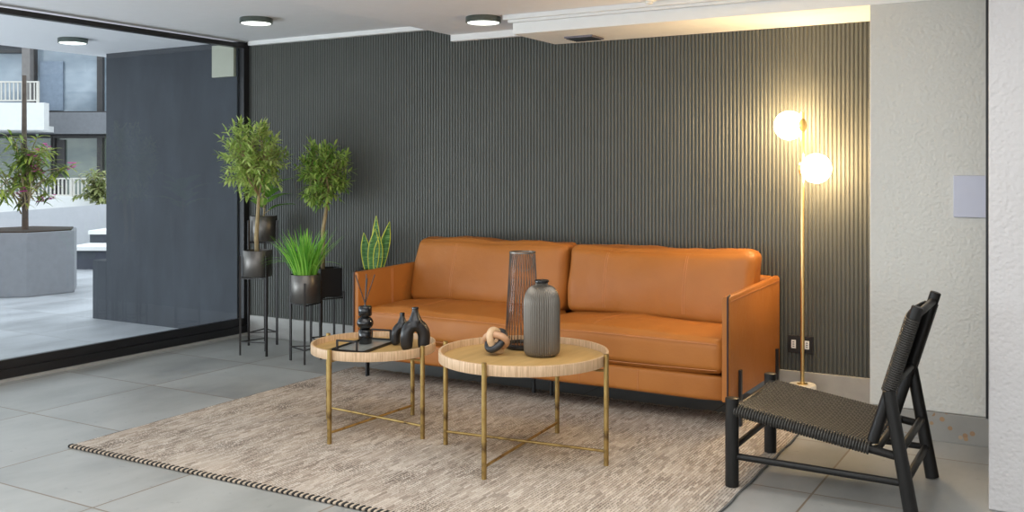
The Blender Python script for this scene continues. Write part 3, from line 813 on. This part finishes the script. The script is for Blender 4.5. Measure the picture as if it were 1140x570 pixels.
# stand C: grass
C_ = (-4.585, 5.035)
plant_stand('black plant stand holding the spiky grass plant', C_, math.radians(190), .118, .405, .545, 3)
t = thing('potted_grass', 'bright green spiky grass plant in round gunmetal pot', 'potted plant', (C_[0], C_[1], .405))
round_pot(t, C_, .405, .596, .101)
random.seed(8); bm = B()
def blade(bm, b0, az, tilt, L, W, droop):
    pts = []; p = Vector(b0); th = tilt
    n = 9
    for k in range(n + 1):
        pts.append(p.copy()); d = Vector((math.cos(az)*math.sin(th), math.sin(az)*math.sin(th), math.cos(th)))
        p = p + d * L / n; th += droop / n
    s = Vector((-math.sin(az), math.cos(az), 0)); prev = None
    for k, q in enumerate(pts):
        t_ = k / n; w_ = W * (1 - t_ ** 2.2) + .0006
        d = (pts[min(k+1, n)] - pts[max(k-1, 0)]).normalized(); nn = s.cross(d)
        row = (bm.verts.new(q - s*w_ + nn*w_*.35), bm.verts.new(q), bm.verts.new(q + s*w_ + nn*w_*.35))
        if prev: bm.faces.new((prev[0], prev[1], row[1], row[0])); bm.faces.new((prev[1], prev[2], row[2], row[1]))
        prev = row
for k in range(150):
    a = random.uniform(0, 2*PI); r = .07 * math.sqrt(random.random())
    blade(bm, (C_[0] + r*math.cos(a), C_[1] + r*math.sin(a), .575), a + random.uniform(-.5, .5), random.uniform(.02, .46), random.uniform(.24, .37), .0060, random.uniform(.15, .8))
for az, L in ((3.5, .40), (3.8, .36), (.3, .33), (-.5, .30), (3.2, .33), (4.2, .35)):
    blade(bm, (C_[0], C_[1], .575), az, .55, L, .005, 1.7)
obj('foliage', bm, M['grass'], t, auto=180)
# stand D: second olive tree in a square black planter
D_ = (-4.705, 5.395); DA = math.radians(-27)
mD = plant_stand('black plant stand behind the grass plant, holding the square black planter', D_, DA + PI/4, .126, .402, .44)
t = thing('potted_olive_tree', 'shorter potted olive tree with deeper green crown in square black planter', 'potted plant', (D_[0], D_[1], .402), 'potted olive trees')
square_pot(t, Rz(DA, Vector((*D_, 0))), .402, .602, .082)
dx = D_[0]; dy = D_[1]
olive_tree(t, D_, .6, [(dx-.035, dy-.01, .585), (dx-.030, dy-.01, .72), (dx-.035, dy-.01, .86), (dx-.018, dy, .98), (dx+.0, dy, 1.08)],
           (dx + .0, dy - .045, 1.270), (.200, .155, .215), 23, 160, 'olive2', .054)
# stand E: snake plant beside the sofa
E_ = (-4.30, 5.42)
mE = plant_stand('black plant stand beside the left sofa arm, holding the snake plant', E_, DA + PI/4, .124, .412, .45)
t = thing('snake_plant', 'snake plant with yellow-edged leaves in black planter beside the left sofa arm', 'potted plant', (E_[0], E_[1], .412))
square_pot(t, Rz(DA, Vector((*E_, 0))), .412, .612, .080)
def sword(base, az, tilt, L, W, face, twist=0):
    """one snake-plant leaf: thick green blade and its yellow margin"""
    bm = B(); em = B(); n = 12
    d = Vector((math.cos(az)*math.sin(tilt), math.sin(az)*math.sin(tilt), math.cos(tilt)))
    rows = []
    for k in range(n + 1):
        t_ = k / n; s = Vector((math.cos(face + twist*t_), math.sin(face + twist*t_), 0)); s = (s - d * s.dot(d)).normalized(); nn = s.cross(d)
        w_ = W * (.62 + .38*math.sin(PI*min(1, t_*1.15))) * (1 - max(0, (t_ - .62)/.38) ** 1.9) + .0008
        c = Vector(base) + d * L * t_ + nn * (.02 * t_ * t_)
        rows.append((c, s, nn, w_))
    prev = None
    for c, s, nn, w_ in rows:
        r = [bm.verts.new(c + s*w_*u + nn*(w_*.30*u*u + th)) for u in (-1, -.5, 0, .5, 1) for th in (0,)]
        if prev:
            for i in range(4): bm.faces.new((prev[i], prev[i+1], r[i+1], r[i]))
        prev = r
    for sg in (-1, 1):
        tube(em, [c + s*w_*sg + nn*w_*.30 for c, s, nn, w_ in rows], [.0036*min(1, .5 + w_/W) for *_, w_ in rows], 6)
    return bm, em
bx, by = E_
for (ox, oy, az, ti, L, W, fc, tw) in ((-.040, -.015, 3.6, .13, .270, .030, .55, .3), (-.006, .03, 2.2, .03, .385, .027, .3, .4), (.012, -.030, .6, .05, .300, .037, .55, .2), (.028, .02, .50, .19, .355, .034, .75, .3), (.034, -.01, .5, .06, .250, .030, .6, .2)):
    b_, e_ = sword((bx + ox, by + oy, .597), az, ti, L, W, fc, tw)
    lf = obj('leaf', b_, M['snake'], t, auto=180)
    sd = lf.modifiers.new('solid', 'SOLIDIFY'); sd.thickness = .003
    obj('leaf_margin', e_, M['snakeedge'], lf, auto=180, label='yellow leaf margin')

# ================================================================ WALL AND CEILING FITTINGS
ol = thing('power_outlet', 'black double power outlet plate with two white sockets low on slatted wall', 'power outlet', (-1.40, 5.625, .31))
ym = WY
obj('cover_plate', box(B(), (-1.470, ym - .012, .262), (-1.328, ym + .001, .362)), M['black'], ol, bevel=.003)
M['plastic'] = plain('white_plastic', (.82, .82, .80), .4, var=.02)
for xx in (-1.437, -1.362):
    s = obj('socket', box(B(), (xx - .013, ym - .016, .288), (xx + .013, ym - .011, .336)), M['plastic'], ol, bevel=.002, label='white socket insert')
    for zz in (.300, .312, .324): obj('slot', box(B(), (xx - .005, ym - .0168, zz - .002), (xx + .005, ym - .0155, zz + .002)), M['black'], s)
wp = obj('wall_panel', box(B(), (-.545, PY - .014, 1.078), (-.372, PY + .0, 1.277)), plain('lavender_plastic', (.50, .52, .62), .5, var=.03), bevel=.004)
tag(wp, 'flat pale lavender square panel on the white wall at right', 'wall panel')
def ceiling_light(label, x, y, z, r=.106):
    t = thing('ceiling_light', label, 'ceiling light', (x, y, z), 'round ceiling lights')
    obj('rim', lathe(B(), (x, y, z), [(0, 0), (r, 0), (r + .002, -.003), (r + .002, -.034), (r - .006, -.036), (r - .008, -.030), (0, -.030)][::-1], 48), M['chrome'], t, auto=40)
    obj('diffuser', lathe(B(), (x, y, z), [(r - .009, -.029), (r - .010, -.036), (r * .6, -.041), (0, -.043)], 48), M['ceilglow'], t, auto=180)
ceiling_light('round ceiling light on the left ceiling near the glass wall', -4.79, 4.78, CA)
ceiling_light('round ceiling light left of the white ceiling beam', -3.165, 5.05, CB)
ceiling_light('round ceiling light outside under the canopy, seen through the glass', -6.75, 4.80, CA)
sd_ = thing('smoke_detector', 'small white smoke detector on the ceiling at the top edge', 'smoke detector', (-2.03, 5.0, CB))
obj('body', lathe(B(), (-2.03, 4.92, CB), [(0, 0), (.05, 0), (.05, -.012), (.038, -.022), (0, -.024)], 32), M['plastic'], sd_)
obj('sensor', lathe(B(), (-2.03, 4.92, CB - .022), [(.02, 0), (.02, -.012), (.012, -.017), (0, -.017)], 20), M['plastic'], sd_)
vt = thing('ceiling_vent', 'small grey louvred vent in the underside of the ceiling beam', 'vent', (-2.67, 5.43, 2.123))
obj('frame', box(B(), (-2.765, 5.345, 2.112), (-2.575, 5.515, 2.1235)), plain('vent_grey', (.17, .16, .19), .5), vt, bevel=.002)
for k in range(6): obj('louvre', box(B(), (-2.755, 5.355 + k*.026, 2.107), (-2.585, 5.365 + k*.026, 2.1125)), M['black'], vt)

# ================================================================ OUTSIDE
struct('ground', box(B(), (-60, -30, -.15), (GX - .05, 60, -.002)), M['pave'])
struct('wall_outside', box(box(B(), (-7.375, 5.57, -.01), (GX - .05, 5.9, CA + .01)), (-7.557, 5.57, -.01), (-7.375, 5.9, .512)), M['darkwall'], bevel=.004)
pl = obj('cream_square', box(B(), (-6.045, 5.545, 2.045), (-5.80, 5.572, 2.30)), plain('cream_flat', (.40, .40, .32), .6, var=.03), bevel=.004)  # thin cream box set on the outside wall
tag(pl, 'flat cream square high on the dark outside wall', 'cover plate')

exec_F = Vector((-math.sin(math.radians(YAW)), math.cos(math.radians(YAW)), 0)); exec_R = Vector((math.cos(math.radians(YAW)), math.sin(math.radians(YAW)), 0))
# a frame for the far block: its front faces the courtyard, built in its own metres
def far(dist):
    """matrix of a vertical plane facing the room at the given distance: local x to the right, y away, z up"""
    m = Matrix.Identity(4)
    m.col[0] = (*exec_R, 0); m.col[1] = (*exec_F, 0); m.col[2] = (0, 0, 1, 0); m.col[3] = (*(exec_F * dist), 1)
    return m
def lx(px, d): return (px - 570.0) * d / FPX
def lz(py, d): return CAM_H - (py - HORIZON) * d / FPX
M['bwhite'] = plain('white_render', (.80, .79, .77), .8, var=.03)
M['bgrey'] = plain('grey_render', (.20, .205, .22), .8, var=.08)
M['bdark'] = plain('dark_window_frame', (.05, .045, .045), .5)
M['rail'] = plain('cream_railing', (.66, .63, .57), .5, var=.04)
def winglass(name, a, b):
    k = NT(name); n = k.noise(k.coord((.5, .5, .9)), 1.3, 3)
    k.col(k.ramp(n, [(.35, a), (.65, b)])); k.pr(.08, 0, .9); return k.m
M['wg1'] = winglass('upper_window_glass', (.20, .25, .30), (.42, .48, .54))
M['wg2'] = winglass('lower_window_glass', (.10, .13, .12), (.26, .29, .23))
D1 = 24.0; F1 = far(D1)
bld = thing('apartment_building', 'pale apartment block with balconies across the courtyard, seen through the glass', 'building', tuple(exec_F * D1 + exec_R * lx(40, D1)))
def fbox(bm, px0, px1, py0, py1, d0, dep, D=D1, mi=0):
    m = far(D + d0)
    box(bm, (lx(px0, D), 0, lz(py1, D)), (lx(px1, D), dep, lz(py0, D)), mi, m); return bm
obj('wall', fbox(B(), -160, 260, -60, 330, .6, .5), M['bgrey'], bld)
obj('slab', fbox(fbox(B(), -160, 260, 125, 149, 0, .6), -160, 260, -30, 44, .1, .5), M['bgrey'], bld, label='grey floor slab')
for (a, b, c_, d_, mk) in ((-60, 22, 57, 125, 'wg1'), (31, 102, 44, 125, 'wg1'), (107, 180, 44, 125, 'wg1'), (-60, 50, 153, 230, 'wg2'), (52, 102, 153, 230, 'wg2'), (107, 180, 153, 230, 'wg2')):
    wf = obj('window', fbox(fbox(fbox(fbox(B(), a - 2, b + 3, c_ - 3, c_, .3, .3), a - 2, a + 1, c_, d_, .3, .3), b, b + 4, c_, d_, .3, .3), a, b, d_ - 2, d_, .3, .3), M['bdark'], bld)
    obj('pane', fbox(B(), a + 1, b, c_, d_ - 2, .45, .1), M[mk], wf)
obj('pillar', fbox(B(), 22, 31, 44, 125, .1, .5), plain('taupe_column', (.22, .20, .19), .7), bld)
obj('curtain', fbox(B(), 36, 62, 66, 122, .38, .04), plain('blue_curtain', (.24, .29, .36), .8), bld)
obj('door_panel', fbox(B(), 55, 64, 155, 228, .38, .06), M['bdark'], bld)
obj('balcony', fbox(fbox(B(), -160, 75, 118, 147, -1.2, .25), -160, 60, 141, 147.5, -.95, 1.6), M['bwhite'], bld, label='white balcony parapet')
def railing(x0, x1, y0, y1, D, d0, pitch):
    bm = B(); fbox(bm, x0, x1, y0, y0 + 1.6, d0, .05, D); fbox(bm, x0, x1, y1 - 2.2, y1 - .8, d0, .05, D)
    x = x0
    while x < x1: fbox(bm, x, x + 1.15, y0 + 1, y1 - 1, d0 + .01, .03, D); x += pitch
    return bm
rl = obj('railing', railing(-100, 68, 95, 117, D1, -1.15, 4.4), M['rail'], bld)
for px in (-48, -5, 23, 66): obj('post', fbox(B(), px, px + 2, 95, 119, -1.16, .07), M['rail'], rl)
# terrace in front of the block
D2 = 17.0
struct('wall_terrace', fbox(B(), -120, 240, 219, 330, 0, .5, D2), M['bwhite'])
tr = thing('terrace_railing', 'cream baluster railing along the terrace across the courtyard', 'railing', tuple(exec_F * (D2 + .1) + exec_R * lx(40, D2) + Vector((0, 0, lz(219, D2)))))
obj('balusters', railing(-80, 200, 198, 219, D2, .1, 4.4), M['rail'], tr)
for px in (-60, 30, 75, 160): obj('post', fbox(B(), px, px + 2.2, 198, 219.2, .09, .08, D2), M['rail'], tr)
# added grey wall shaped as the shadow sloping over the terrace wall; then steps
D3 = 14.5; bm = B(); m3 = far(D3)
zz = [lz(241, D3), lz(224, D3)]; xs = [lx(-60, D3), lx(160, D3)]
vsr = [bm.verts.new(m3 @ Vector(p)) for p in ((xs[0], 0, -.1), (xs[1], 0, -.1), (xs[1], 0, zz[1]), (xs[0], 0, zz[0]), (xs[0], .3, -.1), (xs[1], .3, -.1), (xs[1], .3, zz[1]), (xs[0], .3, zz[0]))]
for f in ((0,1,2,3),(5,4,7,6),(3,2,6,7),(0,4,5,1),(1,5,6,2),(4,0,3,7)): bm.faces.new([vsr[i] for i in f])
struct('wall_shadow', bm, plain('shadow_grey', (.50, .50, .52), .8, var=.04))
D4 = 12.5; m4 = far(D4)
bm = B(); bd = B()
for k, (y0, y1, dd) in enumerate(((262, 308, 1.0), (277, 308, .35))):
    zt = lz(y0, D4); x0, x1 = lx(60, D4), lx(170, D4)
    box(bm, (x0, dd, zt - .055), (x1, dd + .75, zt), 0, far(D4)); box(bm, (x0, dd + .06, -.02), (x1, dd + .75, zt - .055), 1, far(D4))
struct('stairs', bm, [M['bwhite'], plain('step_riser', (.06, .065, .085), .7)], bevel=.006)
# big planter with an oleander
pd = Vector((-9.36, 6.15, 0))
tub = thing('planter', 'large grey faceted concrete planter outside with pink-flowering oleander', 'planter', tuple(pd + Vector((-.6, .3, 0))))
def prism(bm, pts, z0, z1, taper=0.0, mi=0):
    c = Vector((sum(p[0] for p in pts)/len(pts), sum(p[1] for p in pts)/len(pts)))
    lo = [bm.verts.new((p[0], p[1], z0)) for p in pts]
    hi = [bm.verts.new((*(c + (Vector(p) - c) * (1 - taper)), z1)) for p in pts]
    n = len(pts)
    for i in range(n): bm.faces.new((lo[i], lo[(i+1) % n], hi[(i+1) % n], hi[i])).material_index = mi
    bm.faces.new(lo[::-1]).material_index = mi; bm.faces.new(hi).material_index = mi
hexp = [(-9.375, 6.14), (-9.35, 6.67), (-9.80, 7.02), (-10.35, 6.85), (-10.40, 6.30), (-9.93, 5.72)]
bm = B(); prism(bm, hexp, 0, .66, -.0)
cen = Vector((-9.87, 6.45))
obj('pot', bm, plain('planter_concrete', (.21, .215, .23), .8, var=.08), tub, bevel=.008)
hin = [tuple(cen + (Vector(p) - cen) * .93) for p in hexp]
bm = B(); prism(bm, hin, .655, .672); obj('soil', bm, M['soil'], tub)
random.seed(31)
def toworld(px, py, D): return exec_F * D + exec_R * lx(px, D) + Vector((0, 0, lz(py, D)))
DT = 10.45
st_ = B(); b0 = toworld(28, 258, DT); b0.z = .66
tube(st_, [b0, toworld(28, 215, DT), toworld(27, 150, DT), toworld(27, 84, DT)], [.034, .030, .026, .022], 9)
obj('stake', st_, plain('brown_stake', (.085, .060, .045), .8, var=.3), tub)
sm_ = B(); lf = B(); fl_ = B()
for k in range(46):
    e = toworld(random.gauss(30, 17), random.uniform(150, 226), DT) + exec_F * random.uniform(-.35, .35)
    base = b0 + Vector((random.uniform(-.06, .06), random.uniform(-.06, .06), random.uniform(.15, .75)))
    tube(sm_, [base, base.lerp(e, .5) + Vector((0, 0, .06)), e], [.008, .006, .003], 5, cap=False)
    for q in range(13):
        p = base.lerp(e, .55 + .45 * q / 12); a = random.uniform(0, 2*PI)
        leaf(lf, p, Vector((math.cos(a), math.sin(a), random.uniform(-.5, .8))), Vector((0, 0, 1)), random.uniform(.12, .20), .015, .35, 4)
    if k % 4 == 0:
        for q in range(7):
            p = e + Vector([random.uniform(-.04, .04) for _ in range(3)])
            for s in range(5):
                a = 2*PI*s/5; leaf(fl_, p, Vector((math.cos(a), math.sin(a), .5)), Vector((0, 0, 1)), .035, .013, .1, 2)
M['oleander'] = leafm('oleander_leaves', (.05, .12, .02), (.42, .48, .08))
obj('stem', sm_, M['bark'], tub, auto=180); obj('foliage', lf, M['oleander'], tub, auto=180)
obj('flower', fl_, leafm('pink_petals', (.60, .04, .30), (.85, .16, .52)), tub, auto=180)
# leafy shrub at the terrace railing
sh = thing('shrub', 'small yellow-green shrub hanging over the terrace railing near the dark wall', 'shrub', tuple(toworld(107, 222, D2 - .3)))
lf = B(); s_ = B()
for k in range(42):
    e = toworld(random.gauss(108, 9), random.uniform(186, 228), D2 - .35) + exec_F * random.uniform(-.2, .2)
    bb = toworld(107, 219, D2 - .25)
    tube(s_, [bb, e], [.008, .003], 4, cap=False)
    for q in range(9):
        a = random.uniform(0, 2*PI); leaf(lf, bb.lerp(e, .4 + .6*q/8), Vector((math.cos(a), math.sin(a), random.uniform(-.6, .6))), Vector((0, 0, 1)), .16, .030, .3, 3)
obj('stem', s_, M['bark'], sh, auto=180); obj('foliage', lf, leafm('shrub_leaves', (.16, .20, .06), (.48, .50, .22)), sh, auto=180)
